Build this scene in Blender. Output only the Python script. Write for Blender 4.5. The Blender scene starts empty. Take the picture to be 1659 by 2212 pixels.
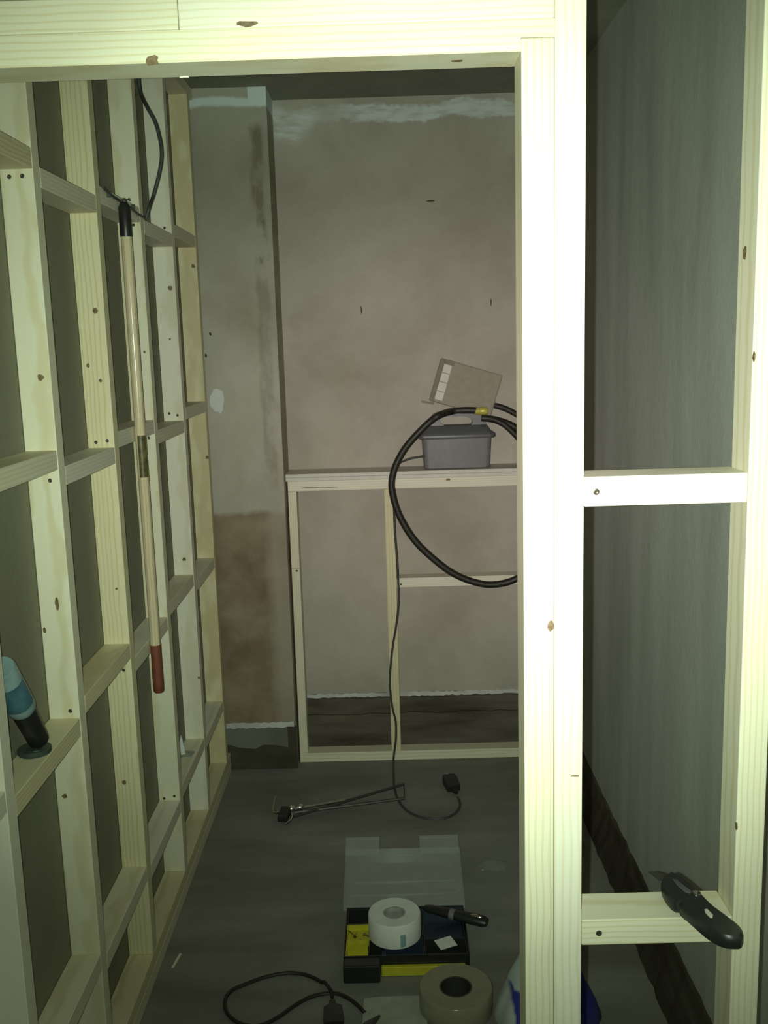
import bpy, bmesh, math, random
from mathutils import Vector, Matrix, noise

# ------------------------------------------------------------------ camera, world, flash, exposure
sc = bpy.context.scene
C = sc.collection
EYE = Vector((0, 0, 1.6))
cam_data = bpy.data.cameras.new('camera')
cam_data.sensor_fit = 'VERTICAL'
cam_data.sensor_height = 24.0
cam_data.lens = 24.0 * 2112.0 / 2212.0
cam_data.clip_start = 0.02
cam = bpy.data.objects.new('camera', cam_data)
C.objects.link(cam)
cam.matrix_world = Matrix.Translation(EYE) @ Matrix([[0.999576, 0.027895, 0.008384], [0.003499, 0.170749, -0.985308], [-0.028917, 0.98492, 0.170579]]).to_4x4()
sc.camera = cam

world = bpy.data.worlds.new('world')
sc.world = world
world.use_nodes = True
wb = world.node_tree.nodes['Background']
wb.inputs['Color'].default_value = (0.70, 1.0, 0.88, 1)      # dim greenish light of the space behind the photographer
wb.inputs['Strength'].default_value = 0.030

flash_data = bpy.data.lights.new('phone_flash', 'SPOT')        # the phone's LED flash, just left of the lens
flash_data.energy = 250
flash_data.spot_size = math.radians(150)
flash_data.spot_blend = 0.3
flash_data.shadow_soft_size = 0.003
flash_data.color = (1.0, 1.0, 1.0)
flash_data.use_nodes = True                                     # LED colour: warm white on axis, greenish towards the rim of the beam
fnt = flash_data.node_tree
fem = fnt.nodes['Emission']
ftc = fnt.nodes.new('ShaderNodeTexCoord')
fsx = fnt.nodes.new('ShaderNodeSeparateXYZ')
fab = fnt.nodes.new('ShaderNodeMath'); fab.operation = 'ABSOLUTE'
fnt.links.new(ftc.outputs['Normal'], fsx.inputs[0])
fnt.links.new(fsx.outputs['Z'], fab.inputs[0])
def beam(stops):
    r = fnt.nodes.new('ShaderNodeValToRGB')
    e = r.color_ramp.elements
    while len(e) < len(stops): e.new(0.5)
    for el, (p, c) in zip(e, stops):
        el.position = p
        el.color = (*c, 1) if isinstance(c, tuple) else (c, c, c, 1)
    fnt.links.new(fab.outputs[0], r.inputs['Fac'])
    return r.outputs['Color']
fnt.links.new(beam([(0.78, (0.78, 1.0, 0.72)), (0.92, (0.81, 1.0, 0.80)), (0.966, (0.89, 1.0, 0.85)), (0.995, (1.0, 0.965, 0.88))]), fem.inputs['Color'])
fnt.links.new(beam([(0.60, 0.06), (0.70, 0.11), (0.82, 0.115), (0.875, 0.25), (0.92, 0.48), (0.966, 0.67), (0.99, 0.95), (1.0, 1.0)]), fem.inputs['Strength'])
flash = bpy.data.objects.new('phone_flash', flash_data)
C.objects.link(flash)
flash.location = EYE + Vector((-0.022, 0.0, 0.0))
flash.rotation_euler = (Vector((0.080, 1.0, -0.095))).to_track_quat('-Z', 'Y').to_euler()

vs = sc.view_settings
vs.view_transform = 'Standard'
vs.look = 'None'
vs.gamma = 1.0
vs.use_curve_mapping = False
vs.exposure = 0.0

# ------------------------------------------------------------------ materials
def nmat(name):
    m = bpy.data.materials.new(name)
    m.use_nodes = True
    nt = m.node_tree
    return m, nt, nt.nodes['Principled BSDF']
def node(nt, kind, **kw):
    n = nt.nodes.new(kind)
    for k, v in kw.items():
        if k in n.inputs: n.inputs[k].default_value = v
        else: setattr(n, k, v)
    return n
def ramp(nt, fac, stops):
    r = nt.nodes.new('ShaderNodeValToRGB')
    e = r.color_ramp.elements
    while len(e) < len(stops): e.new(0.5)
    for el, (p, c) in zip(e, stops):
        el.position = p
        el.color = (*c, 1) if len(c) == 3 else c
    nt.links.new(fac, r.inputs['Fac'])
    return r.outputs['Color']
def mixc(nt, fac, a, b, mode='MIX'):
    m = nt.nodes.new('ShaderNodeMix')
    m.data_type = 'RGBA'
    m.blend_type = mode
    for sock, v in ((m.inputs[0], fac), (m.inputs[6], a), (m.inputs[7], b)):
        if isinstance(v, bpy.types.NodeSocket): nt.links.new(v, sock)
        elif isinstance(v, (int, float)): sock.default_value = v
        else: sock.default_value = (*v, 1)
    return m.outputs[2]
def mth(nt, op, a, b=None, clamp=False):
    m = nt.nodes.new('ShaderNodeMath')
    m.operation = op
    m.use_clamp = clamp
    for i, v in enumerate((a, b)):
        if v is None: continue
        if isinstance(v, bpy.types.NodeSocket): nt.links.new(v, m.inputs[i])
        else: m.inputs[i].default_value = v
    return m.outputs[0]
def coords(nt, scale=(1, 1, 1), attr=None):
    if attr:
        a = nt.nodes.new('ShaderNodeAttribute'); a.attribute_name = attr
        out = a.outputs['Vector']
    else:
        t = nt.nodes.new('ShaderNodeTexCoord'); out = t.outputs['Object']
    mp = nt.nodes.new('ShaderNodeMapping')
    mp.inputs['Scale'].default_value = scale
    nt.links.new(out, mp.inputs['Vector'])
    return mp.outputs['Vector']
def noi(nt, vec, scale, detail=4, rough=0.55, distortion=0.0):
    n = node(nt, 'ShaderNodeTexNoise', Scale=scale, Detail=detail, Roughness=rough, Distortion=distortion)
    nt.links.new(vec, n.inputs['Vector'])
    return n.outputs['Fac']
def bump(nt, bs, h, strength=0.2, dist=0.002):
    b = node(nt, 'ShaderNodeBump', Strength=strength, Distance=dist)
    nt.links.new(h, b.inputs['Height'])
    nt.links.new(b.outputs['Normal'], bs.inputs['Normal'])
def plain(name, col, rough=0.5, metal=0.0, var=0.12, scale=40.0, spec=0.5):
    m, nt, bs = nmat(name)
    f = noi(nt, coords(nt), scale, 3)
    c = ramp(nt, f, [(0.3, tuple(v * (1 - var) for v in col)), (0.7, tuple(min(1, v * (1 + var)) for v in col))])
    nt.links.new(c, bs.inputs['Base Color'])
    bs.inputs['Roughness'].default_value = rough
    bs.inputs['Metallic'].default_value = metal
    bs.inputs['Specular IOR Level'].default_value = spec
    return m

def pine(name, light, dark, rough=0.55):
    m, nt, bs = nmat(name)
    v = coords(nt, (0.35, 1, 1), 'grain')
    w = node(nt, 'ShaderNodeTexWave', wave_type='RINGS', rings_direction='X', Scale=38.0, Distortion=3.2, Detail=2.0)
    w.inputs['Detail Scale'].default_value = 0.6
    nt.links.new(v, w.inputs['Vector'])
    c1 = ramp(nt, w.outputs['Fac'], [(0.0, light), (0.62, light), (1.0, dark)])
    f2 = noi(nt, coords(nt, (1.2, 40, 40), 'grain'), 1.5, 3)
    c2 = mixc(nt, mth(nt, 'MULTIPLY', f2, 0.28), c1, tuple(x * 0.8 for x in dark))
    f3 = noi(nt, coords(nt, (1.0, 3, 3), 'grain'), 2.2, 2)
    c3 = mixc(nt, mth(nt, 'MULTIPLY', f3, 0.30), c2, tuple(min(1, x * 1.15) for x in light))
    nt.links.new(c3, bs.inputs['Base Color'])
    bs.inputs['Roughness'].default_value = rough
    bs.inputs['Specular IOR Level'].default_value = 0.35
    bump(nt, bs, f2, 0.12, 0.001)
    return m
PINE = pine('pine', (0.76, 0.715, 0.55), (0.66, 0.575, 0.37))
PINE_PALE = pine('pine_pale', (0.79, 0.75, 0.62), (0.70, 0.63, 0.46))
PINE_YELLOW = pine('pine_yellow', (0.74, 0.67, 0.44), (0.61, 0.51, 0.28))
KNOT = plain('knot', (0.17, 0.115, 0.055), 0.6, 0, 0.5, 150)
SCREW = plain('screw_steel', (0.07, 0.06, 0.045), 0.45, 0.5)

def plaster(name, base, pale, dark, special=None, streak=(1, 1, 1)):
    m, nt, bs = nmat(name)
    v = coords(nt)
    f1 = noi(nt, coords(nt, streak), 2.2, 6, 0.6, 0.3)
    f2 = noi(nt, v, 30, 5, 0.65)
    f3 = noi(nt, v, 180, 2, 0.6)
    c = ramp(nt, f1, [(0.30, dark), (0.52, base), (0.75, pale)])
    c = mixc(nt, mth(nt, 'MULTIPLY', f2, 0.45), c, tuple(x * 0.72 for x in base))
    if special: c = special(nt, c)
    nt.links.new(c, bs.inputs['Base Color'])
    bs.inputs['Roughness'].default_value = 0.92
    bs.inputs['Specular IOR Level'].default_value = 0.1
    h = mth(nt, 'ADD', mth(nt, 'MULTIPLY', f3, 0.4), f2)
    bump(nt, bs, h, 0.35, 0.003)
    return m
def sep(nt):
    t = nt.nodes.new('ShaderNodeTexCoord')
    s = nt.nodes.new('ShaderNodeSeparateXYZ')
    nt.links.new(t.outputs['Object'], s.inputs[0])
    return s.outputs
def band(nt, x, lo, hi, soft):
    a = mth(nt, 'DIVIDE', mth(nt, 'SUBTRACT', x, lo), soft, True)
    b = mth(nt, 'DIVIDE', mth(nt, 'SUBTRACT', hi, x), soft, True)
    return mth(nt, 'MULTIPLY', a, b)

def back_special(nt, c):
    X, Y, Z = sep(nt)
    n1 = noi(nt, coords(nt, (1, 1, 1)), 5, 5, 0.65)
    zz = mth(nt, 'ADD', Z, mth(nt, 'MULTIPLY', mth(nt, 'SUBTRACT', n1, 0.5), 0.12))
    # ragged remains of white distemper under the ceiling; more on the right, a drip on the left
    n5 = noi(nt, coords(nt, (3, 3, 12)), 5, 4, 0.65)
    k = mth(nt, 'MULTIPLY', band(nt, zz, 2.385, 2.449, 0.010), mth(nt, 'MULTIPLY', mth(nt, 'MULTIPLY', mth(nt, 'SUBTRACT', n5, 0.22), 3.2, True), mth(nt, 'ADD', 0.25, mth(nt, 'MULTIPLY', band(nt, X, -0.17, 5, 0.10), 0.55))))
    c = mixc(nt, k, c, (0.68, 0.74, 0.73))
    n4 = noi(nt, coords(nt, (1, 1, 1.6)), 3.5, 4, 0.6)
    c = mixc(nt, mth(nt, 'MULTIPLY', band(nt, zz, 1.75, 2.385, 0.40), mth(nt, 'MULTIPLY', n4, 1.0)), c, (0.27, 0.235, 0.17))  # mottled brown towards the top, also painting in the flash falloff
    k2 = mth(nt, 'MULTIPLY', band(nt, zz, 2.315, 2.445, 0.03), mth(nt, 'MULTIPLY', band(nt, mth(nt, 'ADD', X, mth(nt, 'MULTIPLY', zz, -0.6)), -1.9, -1.66, 0.06), mth(nt, 'MULTIPLY', mth(nt, 'SUBTRACT', n5, 0.3), 2.6, True)))
    return mixc(nt, k2, c, (0.68, 0.74, 0.73))
def pier_special(nt, c):
    X, Y, Z = sep(nt)
    n1 = noi(nt, coords(nt), 6, 5, 0.65)
    d = mth(nt, 'SUBTRACT', n1, 0.5)
    zz = mth(nt, 'ADD', Z, mth(nt, 'MULTIPLY', d, 0.05))
    xx = mth(nt, 'ADD', X, mth(nt, 'MULTIPLY', d, 0.035))
    # brown unfinished lower coat, its edge fairly level, fading at the corner
    k = mth(nt, 'MULTIPLY', band(nt, zz, -1.0, 1.012, 0.02), mth(nt, 'ADD', 0.45, mth(nt, 'MULTIPLY', band(nt, xx, -2, -0.435, 0.04), 0.5)))
    n2 = noi(nt, coords(nt), 9, 4, 0.6)
    c = mixc(nt, k, c, ramp(nt, n2, [(0.3, (0.19, 0.135, 0.08)), (0.7, (0.32, 0.25, 0.17))]))
    # dark vertical smear near the corner
    n3 = noi(nt, coords(nt, (1, 1, 0.45)), 13, 5, 0.65)
    s = mth(nt, 'MULTIPLY', band(nt, xx, -0.462, -0.404, 0.012), mth(nt, 'MAXIMUM', band(nt, zz, 1.86, 2.36, 0.03), mth(nt, 'MULTIPLY', band(nt, zz, 1.05, 1.95, 0.10), 0.45)))
    s = mth(nt, 'MULTIPLY', s, mth(nt, 'MULTIPLY', mth(nt, 'SUBTRACT', n3, 0.40), 7.0, True))
    c = mixc(nt, mth(nt, 'MULTIPLY', s, 0.75), c, (0.155, 0.12, 0.07))
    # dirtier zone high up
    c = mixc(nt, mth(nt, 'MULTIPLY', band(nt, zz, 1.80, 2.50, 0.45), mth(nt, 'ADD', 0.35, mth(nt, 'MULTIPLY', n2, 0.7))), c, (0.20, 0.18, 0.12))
    # white distemper under the ceiling
    w = mth(nt, 'MULTIPLY', band(nt, zz, 2.405, 2.442, 0.010), 0.9)
    w2 = mth(nt, 'MULTIPLY', band(nt, zz, 2.405, 2.60, 0.010), band(nt, X, -0.455, -0.30, 0.004))
    return mixc(nt, mth(nt, 'MAXIMUM', w, w2), c, (0.72, 0.80, 0.80))
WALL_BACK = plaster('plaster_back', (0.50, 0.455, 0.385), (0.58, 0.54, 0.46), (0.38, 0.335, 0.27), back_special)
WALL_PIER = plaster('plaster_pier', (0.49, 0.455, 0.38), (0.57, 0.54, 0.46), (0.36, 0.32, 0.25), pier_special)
WALL_RIGHT = plaster('plaster_right', (0.50, 0.515, 0.46), (0.59, 0.605, 0.55), (0.39, 0.395, 0.35), None, (3.0, 3.0, 0.45))
MASONRY = plaster('bare_masonry', (0.085, 0.072, 0.052), (0.15, 0.135, 0.105), (0.040, 0.034, 0.025), None, (1, 1, 5))
BASE_REND = plaster('grey_base_render', (0.20, 0.195, 0.17), (0.27, 0.26, 0.23), (0.11, 0.10, 0.08))
MASONRY_BACK = plaster('bare_masonry_back', (0.14, 0.12, 0.09), (0.22, 0.20, 0.16), (0.060, 0.050, 0.036), None, (1, 1, 6))
PAINT_EDGE = plaster('white_paint_edge', (0.66, 0.65, 0.61), (0.76, 0.75, 0.71), (0.36, 0.34, 0.30), None, (3, 3, 3))
BOARD = plaster('lining_board', (0.27, 0.255, 0.185), (0.31, 0.295, 0.22), (0.225, 0.21, 0.145), None, (1, 1, 0.6))
CEIL = plaster('ceiling_plaster', (0.30, 0.30, 0.24), (0.36, 0.36, 0.29), (0.23, 0.23, 0.18))
FLOOR = plaster('dusty_concrete', (0.25, 0.235, 0.205), (0.33, 0.31, 0.275), (0.17, 0.158, 0.135), None, (0.7, 2.4, 1))
PATCH = plaster('fresh_filler', (0.70, 0.70, 0.68), (0.80, 0.80, 0.78), (0.55, 0.54, 0.5))
HOLE = plain('hole', (0.05, 0.04, 0.03), 0.9)

BLACK_PL = plain('black_plastic', (0.018, 0.018, 0.016), 0.38)
BLACK_RUB = plain('black_rubber', (0.022, 0.018, 0.013), 0.5)
CABLE = plain('cable_sheath', (0.055, 0.055, 0.050), 0.55)
GREY_PL = plain('grey_plastic', (0.18, 0.17, 0.175), 0.45, 0, 0.08)
GREY_DK = plain('dark_grey_plastic', (0.10, 0.10, 0.105), 0.4, 0, 0.08)
BEIGE_DK = plain('beige_rim', (0.19, 0.165, 0.115), 0.6)
BEIGE_PL = plain('beige_plastic', (0.30, 0.265, 0.195), 0.6, 0, 0.08)
WHITE_PL = plain('white_plastic', (0.62, 0.59, 0.52), 0.5, 0, 0.06)
BRASS = plain('yellow_brass', (0.55, 0.48, 0.10), 0.4, 0.2)
STEEL = plain('steel', (0.62, 0.60, 0.56), 0.16, 1.0, 0.05)
CHROME = plain('chrome', (0.85, 0.83, 0.79), 0.36, 1.0, 0.03)
DARK_STEEL = plain('dark_steel', (0.09, 0.085, 0.075), 0.4, 0.6)
YELLOW_PL = plain('yellow_plastic', (0.55, 0.50, 0.03), 0.5)
NAVY_PL = plain('navy_plastic', (0.02, 0.03, 0.05), 0.4)
WHITE_PAPER = plain('white_paper', (0.68, 0.68, 0.64), 0.8, 0, 0.06)
DUSTY_PAPER = plain('dusty_paper', (0.36, 0.37, 0.31), 0.85, 0, 0.1)
CARD_CORE = plain('cardboard_core', (0.33, 0.33, 0.30), 0.9)
RED_GRIP = plain('red_rubber', (0.18, 0.052, 0.026), 0.55)
VARNISH = pine('varnished_ash', (0.66, 0.57, 0.39), (0.50, 0.38, 0.20), 0.22)
BLUE_PRINT = plain('blue_sleeve', (0.07, 0.17, 0.21), 0.35, 0, 0.3, 25)
LID_GREEN = plain('dark_green_plastic', (0.045, 0.065, 0.05), 0.45)
PALE_BLUE = plain('pale_blue_plastic', (0.24, 0.34, 0.35), 0.35, 0, 0.2, 20)
LABEL_DK = plain('dark_gold_label', (0.10, 0.085, 0.025), 0.4, 0, 0.5, 60)
RED_PL = plain('red_plastic', (0.30, 0.04, 0.03), 0.45)

def film(name, col, alpha, rough=0.15):
    m, nt, bs = nmat(name)
    f = noi(nt, coords(nt), 45, 3)
    c = ramp(nt, f, [(0.3, tuple(x * 0.85 for x in col)), (0.7, col)])
    nt.links.new(c, bs.inputs['Base Color'])
    bs.inputs['Roughness'].default_value = rough
    bs.inputs['Alpha'].default_value = alpha
    return m
CLEAR_PL = film('clear_plastic', (0.55, 0.58, 0.55), 0.26)
FILM = film('thin_film', (0.50, 0.53, 0.50), 0.14)
TAPE_PL = film('brown_packing_film', (0.36, 0.33, 0.23), 0.72, 0.2)

def sack_mat():
    m, nt, bs = nmat('printed_sack')
    X, Y, Z = sep(nt)
    n1 = noi(nt, coords(nt), 8, 3)
    xx = mth(nt, 'ADD', X, mth(nt, 'MULTIPLY', mth(nt, 'SUBTRACT', n1, 0.5), 0.06))
    zz = mth(nt, 'ADD', Z, mth(nt, 'MULTIPLY', X, -0.25))
    k = mth(nt, 'MULTIPLY', band(nt, xx, -0.092, 0.5, 0.006), band(nt, zz, -1, 0.155, 0.006))
    c = mixc(nt, k, (0.50, 0.56, 0.55), (0.035, 0.045, 0.28))
    nt.links.new(c, bs.inputs['Base Color'])
    bs.inputs['Roughness'].default_value = 0.4
    return m
SACK = sack_mat()

# ------------------------------------------------------------------ helpers
rng = random.Random(7)
class MB:
    """Collects shapes in world coordinates; build() links them as one mesh object."""
    def __init__(self, xf=None):
        self.v = []; self.f = []; self.smooth = []; self.xf = xf
    def add(self, vs, fs, smooth=False):
        b = len(self.v)
        self.v += [(self.xf @ Vector(p)) if self.xf else Vector(p) for p in vs]
        self.f += [tuple(i + b for i in q) for q in fs]
        self.smooth += [smooth] * len(fs)
    def box(self, a, b, bevel=0.0):
        lo = Vector([min(a[i], b[i]) for i in range(3)]); hi = Vector([max(a[i], b[i]) for i in range(3)])
        if bevel <= 0:
            x0, y0, z0 = lo; x1, y1, z1 = hi
            self.add([(x0, y0, z0), (x1, y0, z0), (x1, y1, z0), (x0, y1, z0), (x0, y0, z1), (x1, y0, z1), (x1, y1, z1), (x0, y1, z1)],
                     [(0, 3, 2, 1), (4, 5, 6, 7), (0, 1, 5, 4), (1, 2, 6, 5), (2, 3, 7, 6), (3, 0, 4, 7)])
            return
        bm = bmesh.new()
        bmesh.ops.create_cube(bm, size=1)
        for v in bm.verts:
            v.co = Vector([lo[i] + (v.co[i] + 0.5) * (hi[i] - lo[i]) for i in range(3)])
        bmesh.ops.bevel(bm, geom=bm.edges[:], offset=bevel, segments=2, affect='EDGES', profile=0.5)
        bm.verts.index_update()
        self.add([v.co[:] for v in bm.verts], [[v.index for v in f.verts] for f in bm.faces])
        bm.free()
    def loft(self, rings, cap=True, smooth=True, closed=True):
        n = len(rings[0]); vs = [p for r in rings for p in r]; fs = []
        for i in range(len(rings) - 1):
            for j in range(n if closed else n - 1):
                a = i * n + j; b = i * n + (j + 1) % n
                fs.append((a, b, b + n, a + n))
        base = len(self.v)
        self.add(vs, fs, smooth)
        if cap:
            self.f += [tuple(base + i for i in range(n - 1, -1, -1)), tuple(base + (len(rings) - 1) * n + i for i in range(n))]
            self.smooth += [False, False]
    def tube(self, pts, r, n=10, cap=True):
        pts = [Vector(p) for p in pts]; rings = []; up = None
        for i, p in enumerate(pts):
            t = (pts[min(i + 1, len(pts) - 1)] - pts[max(i - 1, 0)]).normalized()
            if up is None:
                up = t.orthogonal().normalized()
            up = (up - t * up.dot(t)).normalized()
            s = t.cross(up)
            rr = r[i] if isinstance(r, (list, tuple)) else r
            rings.append([p + up * math.cos(2 * math.pi * k / n) * rr + s * math.sin(2 * math.pi * k / n) * rr for k in range(n)])
        self.loft(rings, cap)
    def lathe(self, c, prof, n=24, axis='Z', smooth=True, cap=True):
        c = Vector(c); rings = []
        for r, h in prof:
            ring = []
            for k in range(n):
                a = 2 * math.pi * k / n
                x, y = r * math.cos(a), r * math.sin(a)
                ring.append(c + Vector({'Z': (x, y, h), 'Y': (x, h, y), 'X': (h, x, y)}[axis]))
            rings.append(ring)
        self.loft(rings, cap, smooth)
    def prism(self, outline, vec, inset=0.0):
        """outline: list of 3D points (planar), extruded by vec; a small inset rounds both rims."""
        o = [Vector(p) for p in outline]; vec = Vector(vec)
        c = sum(o, Vector()) / len(o)
        if inset:
            def ins(q): return [p + (c - p).normalized() * inset for p in q]
            r = [ins(o), [p + vec * 0.22 for p in o], [p + vec * 0.78 for p in o], [p + vec for p in ins(o)]]
        else:
            r = [o, [p + vec for p in o]]
        self.loft(r, True, bool(inset))
    def build(self, name, mat, parent=None, loc=None):
        off = parent_loc(parent) if parent else Vector(loc) if loc else Vector()
        me = bpy.data.meshes.new(name)
        me.from_pydata([tuple(p - off) for p in self.v], [], self.f)
        bm = bmesh.new(); bm.from_mesh(me)
        bmesh.ops.recalc_face_normals(bm, faces=bm.faces[:])
        bm.to_mesh(me); bm.free()
        if len(me.polygons) == len(self.smooth):
            me.polygons.foreach_set('use_smooth', self.smooth)
            if any(self.smooth): me.set_sharp_from_angle(angle=math.radians(42))
        me.materials.append(mat)
        o = bpy.data.objects.new(name, me); C.objects.link(o)
        if parent:
            o.parent = parent
        else:
            o.location = off
        return o
def parent_loc(p):
    l = Vector()
    while p:
        l += p.location; p = p.parent
    return l
def tag(o, label=None, cat=None, group=None, kind=None):
    for k, v in (('label', label), ('category', cat), ('group', group), ('kind', kind)):
        if v: o[k] = v
    return o
def thing(name, loc, label, cat, group=None):
    o = bpy.data.objects.new(name, None); o.empty_display_size = 0.05
    C.objects.link(o); o.location = loc
    return tag(o, label, cat, group)
def smooth_path(pts, sub=6):
    p = [Vector(q) for q in pts]; out = []
    for i in range(len(p) - 1):
        a, b, c, d = p[max(i - 1, 0)], p[i], p[i + 1], p[min(i + 2, len(p) - 1)]
        for k in range(sub):
            t = k / sub
            out.append(0.5 * ((2 * b) + (c - a) * t + (2 * a - 5 * b + 4 * c - d) * t * t + (3 * b - a - 3 * c + d) * t ** 3))
    out.append(p[-1]); return out
def grain(o, axis):
    """stores a coordinate that runs along the timber, shifted at random so that no two pieces share their figure"""
    me = o.data; at = me.attributes.new('grain', 'FLOAT_VECTOR', 'POINT')
    sh = (rng.uniform(-20, 20), rng.choice((-1, 1)) * rng.uniform(0.02, 0.07), rng.choice((-1, 1)) * rng.uniform(0.01, 0.06))
    a, b, c = axis, (axis + 1) % 3, (axis + 2) % 3
    vals = []
    for v in me.vertices:
        vals += [v.co[a] + sh[0], v.co[b] + sh[1], v.co[c] + sh[2]]
    at.data.foreach_set('vector', vals)
def stick(name, a, b, parent, mat=None, bevel=0.0016, axis=None):
    mb = MB(); mb.box(a, b, bevel)
    o = mb.build(name, mat or rng.choice((PINE, PINE, PINE_PALE, PINE_YELLOW)), parent)
    d = [abs(a[i] - b[i]) for i in range(3)]
    grain(o, d.index(max(d)) if axis is None else axis)
    return o
def disc(name, mat, parent, c, normal, rx, ry, h=0.0006, n=12, wob=0.0, seed=0):
    """a flat irregular spot lying on a timber or wall face; ry is measured along Z (or Y on level faces)"""
    r = random.Random(seed); nrm = Vector(normal).normalized()
    up = Vector((0, 0, 1)) if abs(nrm.z) < 0.9 else Vector((0, 1, 0))
    s = up.cross(nrm).normalized(); c = Vector(c)
    ring = []
    for k in range(n):
        a = 2 * math.pi * k / n; w = 1 + wob * r.uniform(-1, 1)
        ring.append(c + s * math.cos(a) * rx * w + up * math.sin(a) * ry * w)
    mb = MB(); mb.loft([[p - nrm * 0.001 for p in ring], [p + nrm * h for p in ring]], True, False)
    return mb.build(name, mat, parent)
screw_mesh = None
def screw(c, normal, parent):
    """countersunk screw head; every screw shares one mesh"""
    global screw_mesh
    if screw_mesh is None:
        mb = MB(); mb.lathe((0, 0, 0), [(0.0040, -0.001), (0.0042, 0.0004), (0.0026, 0.0009), (0.0010, 0.0002)], 10)
        o = mb.build('screw', SCREW); screw_mesh = o.data; bpy.data.objects.remove(o)
    o = bpy.data.objects.new('screw', screw_mesh); C.objects.link(o); o.parent = parent
    o.location = Vector(c) - parent_loc(parent)
    o.rotation_euler = Vector(normal).to_track_quat('Z', 'Y').to_euler()

# ------------------------------------------------------------------ room shell
CEIL_Z = 2.47
XL, XB = -0.642, -0.705                 # room face and back face of the left studs
XR = 0.655                              # plaster face of the right wall
YP, YB = 3.52, 3.716                    # pier front and back wall of the recess
PX = -0.391                             # right corner of the pier
T = 0.038                               # timber thickness
def shell(name, a, b, mat, bevel=0.0):
    mb = MB(); mb.box(a, b, bevel)
    return tag(mb.build(name, mat), kind='structure')
shell('floor', (-0.80, 0.55, -0.05), (0.80, 3.86, 0.0), FLOOR)
shell('ceiling', (-0.80, 0.55, CEIL_Z), (0.80, 3.86, CEIL_Z + 0.05), CEIL)
shell('wall_left', (-0.80, 0.55, 0.0), (XB, 3.70, CEIL_Z), BOARD)

def ragged(name, mat, x0, x1, z0, z1, y0, y1, parent, amp, seed, step=0.012, top_amp=0.0):
    """plaster sheet whose lower (and upper) edge is broken; lies between y0 (face) and y1"""
    r = random.Random(seed); n = max(2, int((x1 - x0) / step)); mb = MB(); rows = []
    for i in range(n + 1):
        x = x0 + (x1 - x0) * i / n
        zb = z0 + r.uniform(-1, 1) * amp; zt = z1 + r.uniform(-1, 1) * top_amp
        rows.append([(x, y0, zb), (x, y0, zt), (x, y1, zt), (x, y1, zb)])
    mb.loft(rows, True, False)
    return mb.build(name, mat, parent)
wb_ = shell('wall_back', (PX - 0.01, YB + 0.014, 0), (0.80, YB + 0.10, CEIL_Z), MASONRY_BACK)
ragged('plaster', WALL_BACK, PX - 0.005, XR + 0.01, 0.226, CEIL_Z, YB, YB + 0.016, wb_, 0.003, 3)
ragged('paint_edge', PAINT_EDGE, PX - 0.005, XR + 0.01, 0.211, 0.227, YB - 0.0015, YB + 0.014, wb_, 0.0025, 4, 0.012, 0.003)
for k, (z, d, mat) in enumerate(((0.150, 0.004, MASONRY_BACK), (0.085, 0.010, MASONRY_BACK))):
    ragged('masonry_course', mat, PX, XR, z, z + 0.052, YB + 0.013 - d, YB + 0.016, wb_, 0.004, 20 + k, 0.03, 0.004)
for x, z, w, h in ((-0.094, 1.722, 0.002, 0.014), (0.389, 1.736, 0.002, 0.013), (0.170, 2.105, 0.018, 0.0025)):
    disc('plug_hole', HOLE, wb_, (x, YB, z), (0, -1, 0), w, h, 0.0008, 10, 0.25, int(z * 100))

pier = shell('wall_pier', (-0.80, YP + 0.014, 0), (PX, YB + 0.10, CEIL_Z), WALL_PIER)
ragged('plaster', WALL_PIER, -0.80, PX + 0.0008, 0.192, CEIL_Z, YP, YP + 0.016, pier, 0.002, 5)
ragged('paint_edge', PAINT_EDGE, -0.80, PX - 0.004, 0.172, 0.193, YP - 0.002, YP + 0.012, pier, 0.0025, 6, 0.01, 0.002)
ragged('base_render', BASE_REND, -0.80, PX - 0.03, 0.105, 0.172, YP + 0.004, YP + 0.016, pier, 0.02, 8, 0.03)
ragged('masonry_base', MASONRY, -0.80, PX + 0.0015, 0.0, 0.172, YP + 0.011, YP + 0.0165, pier, 0.0, 9, 0.03, 0.002)
disc('filler_patch', PATCH, pier, (-0.6164, 3.52, 1.412), (0, -1, 0), 0.026, 0.044, 0.0012, 16, 0.16, 11)
for i, (u, s) in enumerate((((-0.6273, 3.52, 1.649), 0.006), ((-0.6466, 3.52, 1.573), 0.007))):
    disc('plug_hole', HOLE, pier, u, (0, -1, 0), s * 0.7, s, 0.0008, 9, 0.3, 30 + i)

wr_ = shell('wall_right', (XR, 0.55, 0), (0.80, 3.86, CEIL_Z), WALL_RIGHT)
mb = MB(); r_ = random.Random(12); rows = []
for i in range(80):                                             # rough dark masonry foot along the right wall
    y = 0.56 + (YB - 0.56) * i / 79
    j = lambda a: r_.uniform(-a, a)
    rows.append([(XR + 0.002, y, 0.146 + j(0.006)), (XR - 0.006 + j(0.003), y, 0.140 + j(0.006)), (XR - 0.020 + j(0.005), y, 0.07 + j(0.01)),
                 (XR - 0.040 + j(0.004), y, 0.0), (XR + 0.002, y, 0.0)])
mb.loft(rows, True, False)
tag(mb.build('trim_1', MASONRY), kind='structure')

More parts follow.
